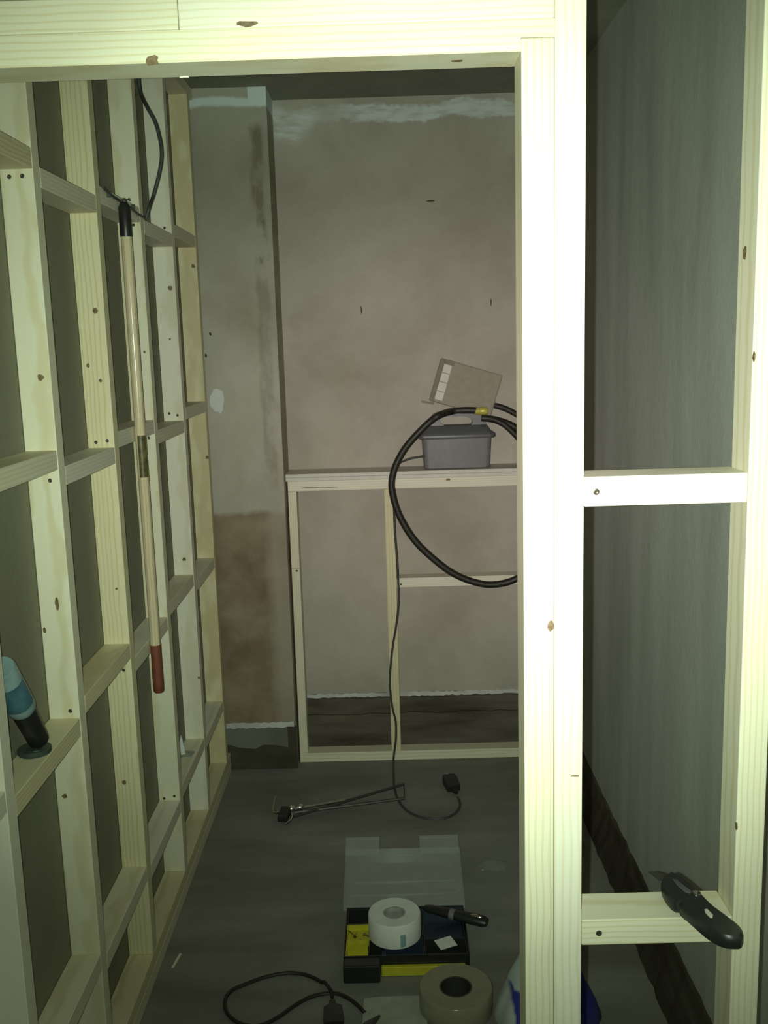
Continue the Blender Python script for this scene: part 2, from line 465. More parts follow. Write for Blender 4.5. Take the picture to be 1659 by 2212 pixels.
# ------------------------------------------------------------------ left stud partition
SY = {'Y': 1.09, 'Z': 1.488, 'A': 1.874, 'B': 2.268, 'C': 2.668, 'D': 3.053, 'E': 3.425}
left = thing('stud_partition', (-0.674, 2.2, 0.0), 'long pine stud wall of uprights and four rows of noggins along the left side', 'stud wall')
stick('sole_plate', (XB + 0.001, 0.80, 0.0005), (XL, YP - 0.004, T), left, PINE)
stick('sole_plate', (XB + 0.001, 0.80, T + 0.0005), (XL, YP - 0.004, 2 * T), left, PINE_YELLOW)
stick('top_plate', (XB + 0.001, 0.80, CEIL_Z - T), (XL, YP - 0.004, CEIL_Z - 0.0005), left, PINE)
studs = {}
mats = {'Y': PINE, 'Z': PINE_PALE, 'A': PINE, 'B': PINE_YELLOW, 'C': PINE, 'D': PINE_PALE, 'E': PINE_YELLOW}
for k, y in SY.items():
    studs[k] = stick('stud', (XB + 0.001, y, 2 * T + 0.0005), (XL, y + T, CEIL_Z - T - 0.0005), left, mats[k])
bays = ['YZ', 'ZA', 'AB', 'BC', 'CD', 'DE']
rows_z = [                                                       # height of each noggin's top, row by row from the ceiling
    (1.943, 1.971, 1.943, 1.969, 1.943, 1.976),
    (1.380, 1.414, 1.378, 1.411, 1.379, 1.417),
    (0.900, 0.871, 0.903, 0.855, 0.886, 0.858),
    (0.320, 0.345, 0.320, 0.302, 0.330, 0.318)]
nogs = {}
for ri, row in enumerate(rows_z):
    for b, z in zip(bays, row):
        y0, y1 = SY[b[0]] + T, SY[b[1]]
        nogs[b, ri] = stick('noggin', (XB + 0.001, y0 + 0.0004, z - T), (XL + rng.uniform(-0.001, 0.0005), y1 - 0.0004, z), left)
        if b[0] != 'Y':                                          # two screws through the stud face into the end of this noggin
            for dx in (-0.014, 0.013):
                if rng.random() < 0.8:
                    screw(((XL + XB) / 2 + dx + rng.uniform(-.003, .003), SY[b[0]], z - T / 2 + rng.uniform(-.004, .004)), (0, -1, 0), studs[b[0]])
def stud_knot(key, x, z, rx, rz):
    disc('knot', KNOT, studs[key], (x, SY[key], z), (0, -1, 0), rx, rz, 0.0003, 12, 0.2, int(abs(x * z) * 1e5))
stud_knot('A', -0.6685, 1.1107, 0.004, 0.013)
stud_knot('A', -0.6972, 1.0555, 0.004, 0.006)
stud_knot('A', -0.6875, 0.7027, 0.0055, 0.005)
stud_knot('A', -0.6611, 1.5540, 0.006, 0.006)
stud_knot('B', -0.6624, 1.6908, 0.006, 0.007)
stud_knot('B', -0.6892, 1.5675, 0.004, 0.005)
stud_knot('B', -0.6632, 1.5330, 0.004, 0.004)
stud_knot('B', -0.6821, 0.5467, 0.005, 0.006)
stud_knot('C', -0.6555, 1.5944, 0.003, 0.004)
stud_knot('B', -0.6632, 1.0392, 0.003, 0.003)
stud_knot('D', -0.6574, 1.7833, 0.007, 0.007)
stud_knot('D', -0.6689, 1.6306, 0.003, 0.003)
stud_knot('D', -0.6690, 0.9363, 0.006, 0.006)
stud_knot('E', -0.6553, 1.8756, 0.006, 0.007)
stud_knot('E', -0.6455, 1.2199, 0.006, 0.006)
stud_knot('D', -0.6459, 0.5392, 0.004, 0.005)

# ------------------------------------------------------------------ front frame round the doorway
YF, YK = 1.22, 1.283
front = thing('doorway_frame', (0.30, YF, 0.0), 'brightly flash-lit pine doorway frame with header, post and side noggins, nearest the camera', 'door frame')
king = stick('king_stud', (0.2052, YF, T), (0.2425, YK, CEIL_Z - T), front, PINE_PALE)
trimmer = stick('trimmer_stud', (0.166, YF + 0.0006, T), (0.2047, YK, 1.946), front, PINE)
rstud = stick('stud', (0.449, YF, T), (0.487, YK, CEIL_Z - T), front, PINE)
stick('stud', (XR - T - 0.001, YF, T), (XR - 0.001, YK, CEIL_Z - T), front, PINE)
stick('trimmer_stud', (XL + 0.0005, YF, T), (XL + T, YK, 1.930), front, PINE)
stick('sole_plate', (0.166, YF, 0.0005), (XR - 0.001, YK, T - 0.0005), front, PINE)
stick('top_plate', (XL + 0.0005, YF, CEIL_Z - T + 0.0005), (XR - 0.001, YK, CEIL_Z - 0.001), front, PINE)
mb = MB()                                                        # header, notched over the trimmer
mb.prism([(XL + 0.0005, YF, 1.931), (0.1657, YF, 1.931), (0.1657, YF, 1.9465), (0.2048, YF, 1.9465), (0.2048, YF, 1.9665), (XL + 0.0005, YF, 1.9665)], (0, YK - YF, 0))
hdr = mb.build('header', PINE, front); grain(hdr, 0)
up1 = stick('header', (XL + 0.0005, YF - 0.0008, 1.967), (-0.2335, YK, 2.0045), front, PINE)
up2 = stick('header', (-0.2330, YF, 1.967), (0.2048, YK, 2.0045), front, PINE_PALE)
nt_ = stick('noggin', (0.2430, YF + 0.0006, 1.388), (0.4485, YK, 1.426), front, PINE_PALE)
nb_ = stick('noggin', (0.2430, YF + 0.0004, 0.778), (0.4485, YK + 0.003, 0.816), front, PINE)
disc('knot', KNOT, hdr, (-0.2666, 1.22, 1.934), (0, -1, 0), 0.0075, 0.006, 0.0003, 11, 0.25, 1)
disc('knot', KNOT, up2, (-0.1537, 1.22, 1.971), (0, -1, 0), 0.011, 0.0035, 0.0003, 11, 0.25, 2)
disc('knot', KNOT, hdr, (0.0933, 1.25, 1.931), (0, 0, -1), 0.008, 0.005, 0.0003, 11, 0.2, 3)
disc('knot', KNOT, trimmer, (0.2008, 1.22, 1.234), (0, -1, 0), 0.0042, 0.0075, 0.0003, 11, 0.2, 4)
disc('knot', KNOT, king, (0.2328, 1.22, 1.026), (0, -1, 0), 0.0055, 0.0012, 0.0004, 9, 0.2, 5)
screw((0.2579, 1.22, 1.407), (0, -1, 0), nt_)
screw((0.2666, 1.22, 0.7961), (0, -1, 0), nb_)
disc('knot', KNOT, rstud, (0.449, 1.259, 1.698), (-1, 0, 0), 0.006, 0.009, 0.0004, 11, 0.25, 6)
disc('knot', KNOT, rstud, (0.449, 1.221, 0.9484), (-1, 0, 0), 0.004, 0.006, 0.0004, 11, 0.25, 7)
disc('knot', KNOT, rstud, (0.449, 1.217, 1.57), (-1, 0, 0), 0.003, 0.006, 0.0004, 11, 0.25, 8)
disc('splinter', PINE_PALE, hdr, (-0.2421, 1.283, 1.931), (0, 0, -1), 0.006, 0.002, 0.001, 9, 0.2, 9)

# ------------------------------------------------------------------ low frame across the recess and its shelf
YH = 3.58
low = thing('low_stud_frame', (0.1, YH + 0.03, 0.0), 'waist-high pine frame across the recess at the back, under the shelf', 'stud wall')
stick('sole_plate', (-0.384, YH, 0.0005), (XR - 0.002, YH + 0.063, 0.0375), low, PINE)
tp = stick('top_plate', (-0.384, YH, 1.066), (XR - 0.002, YH + 0.063, 1.104), low, PINE_PALE)
stick('stud', (-0.384, YH + 0.0004, 0.038), (-0.353, YH + 0.063, 0.7745), low, PINE)
stl = stick('stud', (-0.384, YH, 0.7755), (-0.353, YH + 0.063, 1.0655), low, PINE)
stick('stud', (-0.028, YH + 0.0004, 0.038), (0.009, YH + 0.063, 1.0655), low, PINE_YELLOW)
stick('stud', (0.585, YH + 0.0004, 0.038), (0.622, YH + 0.063, 1.0655), low, PINE)
stick('noggin', (0.0095, YH, 0.690), (0.5845, YH + 0.063, 0.726), low, PINE_PALE)
for p in ((-0.3646, 3.58, 0.7654), (0.0251, 3.58, 0.7026)):
    screw(p, (0, -1, 0), stl)
disc('knot', KNOT, tp, (0.2098, 3.58, 1.095), (0, -1, 0), 0.009, 0.004, 0.0003, 10, 0.2, 14)
for x, w in ((-0.30, 0.045), (-0.235, 0.03)):
    disc('bark_edge', KNOT, tp, (x, YH, 1.079), (0, -1, 0), w, 0.0016, 0.0003, 10, 0.4, int(-x * 100))
mb = MB(); mb.box((-0.390, YH - 0.008, 1.1045), (XR - 0.002, YB - 0.001, 1.118), 0.0015)
mb.box((-0.390, YH - 0.010, 1.1185), (XR - 0.002, YB - 0.001, 1.132), 0.0015)
shelf = mb.build('shelf_board', WHITE_PL, None, (0.13, YH, 1.1045))
tag(shelf, 'dusty double-layer shelf board capping the low frame in the recess', 'shelf')

# ------------------------------------------------------------------ wallpaper steamer on the shelf
ZS = 1.1325
st = thing('wallpaper_steamer', (0.246, 3.64, ZS), 'grey wallpaper steamer with black hose and tilted beige plate on the shelf', 'steamer')
def rrect(cx, cy, z, hw, hd, r, n=5):
    out = []
    for qx, qy, a0 in ((1, 1, 0), (-1, 1, 90), (-1, -1, 180), (1, -1, 270)):
        for k in range(n + 1):
            a = math.radians(a0 + 90 * k / n)
            out.append((cx + qx * (hw - r) + r * math.cos(a), cy + qy * (hd - r) + r * math.sin(a), z))
    return out
tx, ty = 0.246, 3.648
mb = MB(); mb.loft([rrect(tx, ty, ZS, 0.118, 0.052, 0.02), rrect(tx, ty, ZS + 0.004, 0.122, 0.056, 0.02), rrect(tx, ty, ZS + 0.112, 0.128, 0.060, 0.02)])
mb.build('tank', GREY_PL, st)
mb = MB(); mb.loft([rrect(tx, ty, ZS + 0.112, 0.138, 0.063, 0.022), rrect(tx, ty, ZS + 0.116, 0.143, 0.064, 0.022), rrect(tx, ty, ZS + 0.127, 0.143, 0.064, 0.022),
                    rrect(tx, ty, ZS + 0.136, 0.128, 0.056, 0.022), rrect(tx, ty, ZS + 0.152, 0.118, 0.044, 0.022), rrect(tx, ty, ZS + 0.158, 0.112, 0.038, 0.02)])
lid = mb.build('lid', GREY_DK, st)
mb = MB()                                                        # carrying handle: an arch with a long finger opening
outer = [(-0.112, 0), (-0.100, 0.026), (-0.080, 0.046), (-0.056, 0.054), (0.056, 0.054), (0.084, 0.046), (0.104, 0.026), (0.114, 0)]
inner = [(-0.042, 0.0), (-0.056, 0.012), (-0.060, 0.026), (-0.050, 0.034), (0.030, 0.034), (0.058, 0.024), (0.062, 0.012), (0.054, 0.0)]
for y0, y1 in ((3.627, 3.669),):
    rings = []
    for (ox, oz), (ix, iz) in zip(outer, inner):
        rings.append([(tx + ox, y0, ZS + 0.156 + oz), (tx + ox, y1, ZS + 0.156 + oz), (tx + ix, y1, ZS + 0.156 + iz), (tx + ix, y0, ZS + 0.156 + iz)])
    mb.loft(rings, True, False)
mb.build('handle', GREY_DK, st)
# the steam plate stands on the handle and leans on the wall, turned about 17 degrees
PB = Vector((0.288, 3.690, 1.424))
Rp = Matrix.Translation(PB) @ Matrix.Rotation(math.radians(17.5), 4, 'Y') @ Matrix.Rotation(math.radians(-6), 4, 'X')
mb = MB(Rp); mb.box((-0.120, -0.009, -0.082), (0.120, 0.009, 0.082), 0.004)
pl = mb.build('steam_plate', BEIGE_PL, st)
mb = MB(Rp); mb.box((-0.1195, -0.0125, -0.080), (-0.1035, -0.0085, 0.080), 0.001); mb.box((-0.103, -0.0115, 0.066), (-0.066, -0.0085, 0.081), 0.001)
mb.build('rim', BEIGE_DK, pl)
for k, (z0, z1) in enumerate(((-0.072, -0.040), (-0.0385, -0.0045), (-0.003, 0.030), (0.0315, 0.064))):
    mb = MB(Rp); mb.box((-0.1025, -0.0125, z0), (-0.0715, -0.0085, z1), 0.0012)
    mb.build('white_pad', WHITE_PL, pl)
mb = MB(); mb.tube([(0.1667, 3.672, 1.37), (0.1201, 3.672, 1.38)], 0.0035, 8)
mb.build('peg', BEIGE_PL, pl)
hose_pts = [(0.3506, 3.628, 1.34), (0.2891, 3.628, 1.345), (0.2291, 3.628, 1.342), (0.1818, 3.545, 1.336), (0.1479, 3.545, 1.315), (0.1051, 3.545, 1.276), (0.0619, 3.545, 1.23), (0.0304, 3.545, 1.183), (0.0088, 3.545, 1.133), (0.0007, 3.545, 1.085), (0.0077, 3.545, 1.03), (0.0249, 3.545, 0.9743), (0.0574, 3.545, 0.9109), (0.0955, 3.545, 0.8575), (0.1459, 3.545, 0.8069), (0.2017, 3.545, 0.7596), (0.2563, 3.545, 0.728), (0.3163, 3.545, 0.7068), (0.3628, 3.545, 0.7002), (0.4198, 3.545, 0.7074), (0.4716, 3.545, 0.729), (0.5319, 3.545, 0.7714), (0.5834, 3.545, 0.8402), (0.6089, 3.545, 0.9266), (0.6088, 3.545, 1.03), (0.5833, 3.545, 1.134), (0.5413, 3.545, 1.206),
            (0.5071, 3.6, 1.24), (0.4647, 3.6, 1.276), (0.4223, 3.6, 1.298), (0.3748, 3.6, 1.312), (0.3374, 3.6, 1.317)]
mb = MB(); mb.tube(smooth_path(hose_pts, 5), 0.0128, 12)
mb.build('hose', BLACK_RUB, st)
loop2 = [(0.3897, 3.64, 1.359), (0.4274, 3.64, 1.347), (0.465, 3.64, 1.327), (0.4958, 3.64, 1.306), (0.5472, 3.64, 1.253), (0.5907, 3.59, 1.162), (0.6199, 3.59, 1.04), (0.608, 3.59, 0.9534), (0.5735, 3.59, 0.9404), (0.5495, 3.59, 1.016), (0.5224, 3.59, 1.138), (0.4852, 3.59, 1.22), (0.4548, 3.59, 1.258), (0.4177, 3.59, 1.292), (0.3805, 3.59, 1.311)]
mb = MB(); mb.tube(smooth_path(loop2), 0.0112, 12)
mb.build('hose', BLACK_RUB, st)
a_, b_ = Vector((0.3164, 3.628, 1.341)), Vector((0.3643, 3.628, 1.34))
mb = MB(); mb.tube([a_, a_.lerp(b_, .1), a_.lerp(b_, .35), a_.lerp(b_, .4), a_.lerp(b_, .8), b_], [0.012, 0.0145, 0.0145, 0.016, 0.016, 0.0125], 14)
mb.build('hose_coupling', BRASS, st)
cord = [(0.1339, 3.6, 1.186), (0.1098, 3.6, 1.18), (0.0823, 3.6, 1.177), (0.0547, 3.6, 1.169), (0.0304, 3.6, 1.158), (0.0126, 3.56, 1.145), (0.0066, 3.563, 1.113), (0.0069, 3.563, 1.062), (0.0068, 3.563, 0.9925), (0.0078, 3.563, 0.9053), (0.0124, 3.563, 0.8173), (0.0152, 3.563, 0.7286), (0.0146, 3.563, 0.6392), (0.0035, 3.563, 0.5494), (-0.013, 3.563, 0.459), (-0.0243, 3.563, 0.3676), (-0.0264, 3.563, 0.2938), (-0.0196, 3.563, 0.2192), (-0.0087, 3.563, 0.1628), (-0.0107, 3.563, 0.0876), (-0.0217, 3.563, 0.0121),
        (-0.0226, 3.448, 0.0045), (-0.0199, 3.339, 0.0045), (-0.0075, 3.239, 0.0045), (0.0174, 3.165, 0.0045), (0.0545, 3.116, 0.0045), (0.101, 3.093, 0.0045), (0.1514, 3.094, 0.0045), (0.1901, 3.132, 0.0045), (0.2086, 3.189, 0.0045), (0.2045, 3.245, 0.0045)]
mb = MB(); mb.tube(smooth_path(cord, 4), 0.0042, 8)
mb.build('power_cord', CABLE, st)
p0, p1 = Vector((0.2007, 3.26, 0.008)), Vector((0.1773, 3.359, 0.022))
ax = (p1 - p0).normalized(); sd = ax.cross(Vector((0, 0, 1))).normalized(); un = sd.cross(ax)
mb = MB(); rings = []
for t, w, h in ((0, 0.006, 0.006), (0.25, 0.012, 0.009), (0.3, 0.022, 0.014), (0.8, 0.025, 0.016), (1.0, 0.021, 0.013)):
    c = p0.lerp(p1, t) + Vector((0, 0, 0.006))
    rings.append([c + sd * w * x + un * h * z for x, z in ((-1, -1), (0, -1.05), (1, -1), (1.05, 0), (1, 1), (0, 1.05), (-1, 1), (-1.05, 0))])
mb.loft(rings); plug = mb.build('plug', BLACK_PL, st)
mb = MB()
for dx, dz in ((-0.011, 0), (0.011, 0), (0, 0.006)):
    q = p1 + sd * dx + un * dz + Vector((0, 0, 0.006)); mb.tube([q - ax * 0.003, q + ax * 0.016], 0.0028, 6)
mb.build('plug_pin', STEEL, plug)

# ------------------------------------------------------------------ pole hanging in front of the left studs
px_, py_ = -0.6265, 2.45
pole = thing('long_handled_tool', (px_, py_, 0.74), 'varnished wooden pole with red grip hanging upright against the left studs', 'tool')
zt, zb, zg = 1.8706, 0.7124, 0.8425
mb = MB(); mb.lathe((px_, py_, 0), [(0.0130, zg - 0.01), (0.0134, zg + 0.3), (0.0134, zt + 0.01)], 16)
sh = mb.build('shaft', VARNISH, pole); grain(sh, 2)
mb = MB(); mb.lathe((px_, py_, 0), [(0.0110, zb), (0.0138, zb + 0.004), (0.0142, zb + 0.03), (0.0136, zg - 0.03), (0.0140, zg)], 16)
mb.build('grip', RED_GRIP, pole)
mb = MB(); mb.lathe((px_, py_, 0), [(0.0140, zt), (0.0146, zt + 0.003), (0.0146, zt + 0.070), (0.0075, zt + 0.082)], 16)
sock = mb.build('socket', BLACK_PL, pole)
mb = MB(); zk = 1.950                                            # hanging loop over a nail driven into the noggin
mb.tube([(px_ + 0.006 * math.cos(math.pi * 2 * k / 16 + 0.3), py_, zk + 0.010 * math.sin(math.pi * 2 * k / 16 + 0.3)) for k in range(17)], 0.0022, 6)
mb.tube([(px_, py_, zt + 0.07), (px_, py_, zk - 0.009)], 0.004, 8)
mb.build('hanging_loop', DARK_STEEL, pole)
mb = MB(); mb.tube([(XL - 0.004, py_, zk + 0.006), (px_ + 0.012, py_, zk + 0.0075)], 0.0018, 6)
mb.tube([(px_ + 0.012, py_, zk + 0.0075), (px_ + 0.014, py_, zk + 0.0078)], 0.004, 8); mb.build('nail', SCREW, pole)
zl0, zl1 = 1.2831, 1.3886
mb = MB(); inn, out = [], []
for zz in (zl0, zl1):
    ring = []
    for k in range(9):
        a = math.radians(-112 + 100 * k / 8)
        ring.append((px_ + 0.0139 * math.cos(a), py_ + 0.0139 * math.sin(a), zz))
    for k in range(8, -1, -1):
        a = math.radians(-112 + 100 * k / 8)
        ring.append((px_ + 0.0131 * math.cos(a), py_ + 0.0131 * math.sin(a), zz))
    inn.append(ring)
mb.loft(inn); tag(mb.build('label', LABEL_DK, pole), 'dark gold sticker round the shaft')

# ------------------------------------------------------------------ wiring and bits in the left studs
cpts = [(-0.6522, 2.8, 2.38), (-0.6526, 2.8, 2.321), (-0.6491, 2.8, 2.284), (-0.625, 2.76, 2.238), (-0.6076, 2.76, 2.203), (-0.5978, 2.76, 2.163), (-0.5944, 2.76, 2.122), (-0.6008, 2.76, 2.083), (-0.6137, 2.76, 2.041), (-0.626, 2.76, 2.008), (-0.6288, 2.72, 1.975), (-0.6381, 2.72, 1.949)]
cab = thing('lighting_cable', (-0.5944, 2.76, 2.122), 'dark grey cable drooping from the ceiling in the fourth stud bay', 'cable')
mb = MB(); mb.tube(smooth_path(cpts, 5), 0.0048, 8); mb.build('sheath', CABLE, cab)
th = thing('thin_cable', (-0.655, 2.45, 1.95), 'thin dark cable running along the top noggin above the wooden pole', 'cable')
mb = MB(); mb.tube(smooth_path([(-0.6375, 2.318, 1.966), (-0.6375, 2.40, 1.958), (-0.6375, 2.52, 1.955), (-0.6375, 2.62, 1.948), (-0.639, 2.70, 1.947)], 5), 0.0032, 7); mb.build('sheath', CABLE, th)
for y in (2.36, 2.58):
    mb = MB(); mb.box((-0.642, y, 1.9515), (-0.6335, y + 0.005, 1.9655), 0.001); mb.build('cable_clip', CABLE, th)
# sealant tube leaning in the second bay
dk = Vector((-0.6735, 1.705, 0.8715))
lidt = thing('round_lid', dk, 'dark green round lid lying flat on the noggin under the tilted tube', 'lid')
mb = MB(); mb.lathe(dk, [(0.0290, 0.0), (0.0305, 0.002), (0.0305, 0.0085), (0.0285, 0.0105)], 28); mb.build('disc', LID_GREEN, lidt)
mb = MB(); mb.lathe(dk, [(0.0240, 0.0106), (0.0235, 0.0116)], 28); mb.build('raised_centre', LID_GREEN, lidt)
base = Vector((-0.666, 1.715, 0.8865)); top = Vector((-0.670, 1.580, 1.078))
ax = (top - base).normalized()
tube = thing('sealant_tube', base, 'blue and white tube tilted on its black cap, in the bay at far left', 'tube')
L = (top - base).length
def along(t): return base + ax * (L * t)
mb = MB(); mb.tube([along(t) for t in (0.03, 0.05, 0.44, 0.46)], [0.0170, 0.0195, 0.0215, 0.0200], 16); mb.build('cap', BLACK_PL, tube)
mb = MB(); mb.tube([along(t) for t in (0.45, 0.48, 0.52, 0.98, 1.0)], [0.0195, 0.0245, 0.0255, 0.0255, 0.0235], 18); bd = mb.build('body', PALE_BLUE, tube)
mb = MB(); mb.tube([along(t) for t in (0.56, 0.84)], [0.0258, 0.0258], 18, False); mb.build('printed_sleeve', BLUE_PRINT, bd)

# daylight leak at a low noggin, put in as pale pieces, fourth stud bay
leak0 = thing('light_leak', (-0.682, 2.93, 0.331), 'tiny white shape standing in for a daylight leak at a low noggin in the fourth bay', 'light leak')
mb = MB(); mb.prism([(-0.690, 2.92, 0.3315), (-0.679, 2.925, 0.3315), (-0.681, 2.928, 0.350), (-0.690, 2.93, 0.392), (-0.694, 2.922, 0.365)], (0.0012, 0.004, 0))
mb.build('leak_patch', WHITE_PAPER, leak0)
mb = MB(); mb.prism([(-0.692, 2.90, 0.3306), (-0.655, 2.905, 0.3306), (-0.650, 2.945, 0.3306), (-0.690, 2.955, 0.3306)], (0, 0, 0.0012))
mb.build('leak_patch', DUSTY_PAPER, leak0)

# ------------------------------------------------------------------ utility knife lying across the lower noggin
ZN = 0.8165
kn = thing('utility_knife', (0.41, 1.25, ZN), 'glossy black utility knife lying diagonally across the lower noggin of the doorway frame', 'knife')
def kp(pts): return pts
outline = [(0.375, 1.295, 0.836), (0.3868, 1.306, 0.836), (0.3932, 1.302, 0.836), (0.4025, 1.283, 0.836), (0.4104, 1.26, 0.836), (0.4171, 1.235, 0.836), (0.4228, 1.215, 0.836), (0.43, 1.195, 0.836), (0.437, 1.175, 0.836), (0.4398, 1.164, 0.836), (0.4376, 1.153, 0.836), (0.4321, 1.144, 0.836), (0.4252, 1.144, 0.836), (0.4181, 1.145, 0.836), (0.4106, 1.149, 0.836), (0.405, 1.155, 0.836), (0.3997, 1.163, 0.836), (0.3956, 1.171, 0.836), (0.3905, 1.183, 0.836), (0.3835, 1.199, 0.836), (0.3797, 1.21, 0.836), (0.3763, 1.219, 0.836), (0.3782, 1.229, 0.836), (0.3749, 1.234, 0.836), (0.3714, 1.234, 0.836), (0.3673, 1.241, 0.836), (0.3653, 1.253, 0.836), (0.3648, 1.266, 0.836), (0.3675, 1.282, 0.836)]
mb = MB(); mb.prism(outline, (0, 0, -0.0195), 0.004)
kb = mb.build('body', BLACK_PL, kn)
sl = [(0.3842, 1.282, 0.8375), (0.3887, 1.283, 0.8375), (0.3938, 1.268, 0.8375), (0.4008, 1.25, 0.8375), (0.3974, 1.245, 0.8375), (0.3923, 1.249, 0.8375), (0.386, 1.266, 0.8375)]
mb = MB(); mb.prism(sl, (0, 0, -0.004), 0.001); mb.build('slider', GREY_DK, kn)
mb = MB(); mb.lathe((0.4061, 1.246, 0.836), [(0.0065, -0.002), (0.0065, 0.0008), (0.004, 0.0014)], 12); mb.build('screw_head', STEEL, kn)
mb = MB(); mb.prism([(0.4051, 1.207, 0.8364), (0.4092, 1.208, 0.8364), (0.4123, 1.194, 0.8364), (0.4096, 1.187, 0.8364), (0.4066, 1.187, 0.8364), (0.404, 1.198, 0.8364)], (0, 0, -0.002)); mb.build('badge_glint', WHITE_PL, kn)  # logo patch, its white colour carries the flash glint
bl = [(0.3586, 1.318, 0.829), (0.3661, 1.318, 0.829), (0.379, 1.309, 0.829), (0.3735, 1.293, 0.829), (0.3688, 1.293, 0.829)]
mb = MB(); mb.prism(bl, (0, 0, -0.0012)); mb.build('blade', DARK_STEEL, kn)

# ------------------------------------------------------------------ skeleton caulking gun on the floor
gun = thing('caulking_gun', (-0.2, 3.2, 0.0), 'thin dark skeleton caulking gun with chrome rod lying on the floor near the back', 'tool')
h0 = Vector((-0.405, 3.135, 0.022)); e1 = Vector((0.015, 3.335, 0.016)); e2 = Vector((0.015, 3.222, 0.016))
mb = MB(); mb.tube(smooth_path([h0 + Vector((-0.025, -0.01, 0)), h0, h0.lerp((e1 + e2) / 2, 0.5) + Vector((0, 0, 0.004))]), 0.0052, 10)
mb.tube(smooth_path([h0 + Vector((-0.025, -0.01, 0)), h0 + Vector((-0.034, 0.0, 0.004)), h0 + Vector((-0.036, 0.05, 0.012)), h0 + Vector((-0.034, 0.085, 0.016))]), 0.003, 8)
mb.build('push_rod', STEEL, gun)
for e in (e1, e2):
    q = h0 + Vector((0.04, -0.03 if e is e1 else 0.0, -0.004)); m_ = h0.lerp(e, 0.62) + Vector((0, 0, 0))
    mb = MB(); mb.tube(smooth_path([q, q.lerp(e, 0.5), e]), 0.0055, 8); mb.build('cradle_rail', DARK_STEEL, gun)
mb = MB(); mb.prism([(h0.x - 0.012, h0.y - 0.055, 0.012), (h0.x + 0.020, h0.y - 0.06, 0.012), (h0.x + 0.030, h0.y + 0.012, 0.012), (h0.x - 0.006, h0.y + 0.016, 0.012)], (0, 0, 0.024), 0.003)
mb.build('handle', BLACK_PL, gun)
mb = MB(); mb.tube(smooth_path([h0 + Vector((0.03, -0.01, 0)), h0 + Vector((0.034, -0.05, -0.002)), h0 + Vector((0.018, -0.085, -0.004))]), 0.0045, 8)
mb.build('trigger', STEEL, gun)
mb = MB(); mb.tube([e2 + Vector((0.0, 0.002, 0)), e1 + Vector((0.0, -0.002, 0))], 0.0022, 8); mb.build('front_bar', DARK_STEEL, gun)
for k, t in enumerate((0.07, 0.14)):  # barrel beads added on the rod to catch the flash as glints
    c = h0.lerp((e1 + e2) / 2, t) + Vector((0, 0, 0.006)); d_ = ((e1 + e2) / 2 - h0).normalized()
    mb = MB(); mb.tube([c - d_ * 0.013, c - d_ * 0.009, c, c + d_ * 0.009, c + d_ * 0.013], [0.004, 0.0090, 0.0112, 0.0090, 0.004], 14); mb.build('glint_bead', CHROME, gun)

# ------------------------------------------------------------------ organizer box and what lies in it
org = thing('organizer_box', (0.0, 2.37, 0.0), 'black and yellow organizer box with clear lid folded open behind it', 'organizer')
def tray(mb, x0, y0, z0, x1, y1, z1, w=0.0022):
    mb.box((x0, y0, z0), (x1, y1, z0 + w)); mb.box((x0, y0, z0 + w), (x0 + w, y1, z1)); mb.box((x1 - w, y0, z0 + w), (x1, y1, z1))
    mb.box((x0 + w, y0, z0 + w), (x1 - w, y0 + w, z1)); mb.box((x0 + w, y1 - w, z0 + w), (x1 - w, y1, z1))
mb = MB(); tray(mb, -0.157, 2.275, 0.0005, 0.167, 2.495, 0.052, 0.003); mb.build('base', BLACK_PL, org)
mb = MB(); mb.box((-0.157, 2.238, 0.0005), (-0.063, 2.2745, 0.050), 0.004); mb.build('front_block', BLACK_PL, org)
for x0, y0, x1, y1, mat in ((-0.152, 2.420, -0.088, 2.490, BLACK_PL), (-0.152, 2.347, -0.088, 2.418, YELLOW_PL), (-0.152, 2.280, -0.094, 2.345, YELLOW_PL),
                            (-0.092, 2.280, -0.056, 2.345, BLACK_PL), (-0.054, 2.280, 0.050, 2.345, NAVY_PL), (-0.086, 2.347, 0.050, 2.490, BLACK_PL),
                            (0.052, 2.347, 0.162, 2.490, NAVY_PL), (0.052, 2.280, 0.162, 2.345, BLACK_PL)):
    mb = MB(); tray(mb, x0, y0, 0.032 if (mat is YELLOW_PL and y0 > 2.3) else 0.006, x1, y1, 0.050); mb.build('bin', mat, org)
mb = MB(); mb.box((-0.060, 2.262, 0.002), (0.155, 2.2745, 0.028), 0.002); mb.build('front_strip', YELLOW_PL, org)
# lid: shallow clear tray hinged at the back, lying open
la = math.radians(12)
Rl = Matrix.Translation((0.003, 2.500, 0.040)) @ Matrix.Rotation(la, 4, 'X')
mb = MB(Rl); w = 0.0025
mb.box((-0.170, 0, 0), (0.170, 0.215, w)); mb.box((-0.170, 0, w), (0.170, w, 0.016)); mb.box((-0.170, 0.215 - w, w), (0.170, 0.215, 0.028))
mb.box((-0.170, w, w), (-0.170 + w, 0.215 - w, 0.022)); mb.box((0.170 - w, w, w), (0.170, 0.215 - w, 0.022))
mb.box((-0.150, 0.10, w), (0.150, 0.104, 0.006)); mb.box((-0.150, 0.05, w), (0.150, 0.053, 0.006))
ld = mb.build('lid', CLEAR_PL, org)
for x0, x1 in ((-0.172, -0.070), (0.052, 0.170)):
    mb = MB(Rl); mb.box((x0, 0.2155, 0.004), (x1, 0.285, 0.008), 0.001); mb.box((x0, 0.280, 0.008), (x1, 0.285, 0.014)); mb.build('latch', CLEAR_PL, ld)

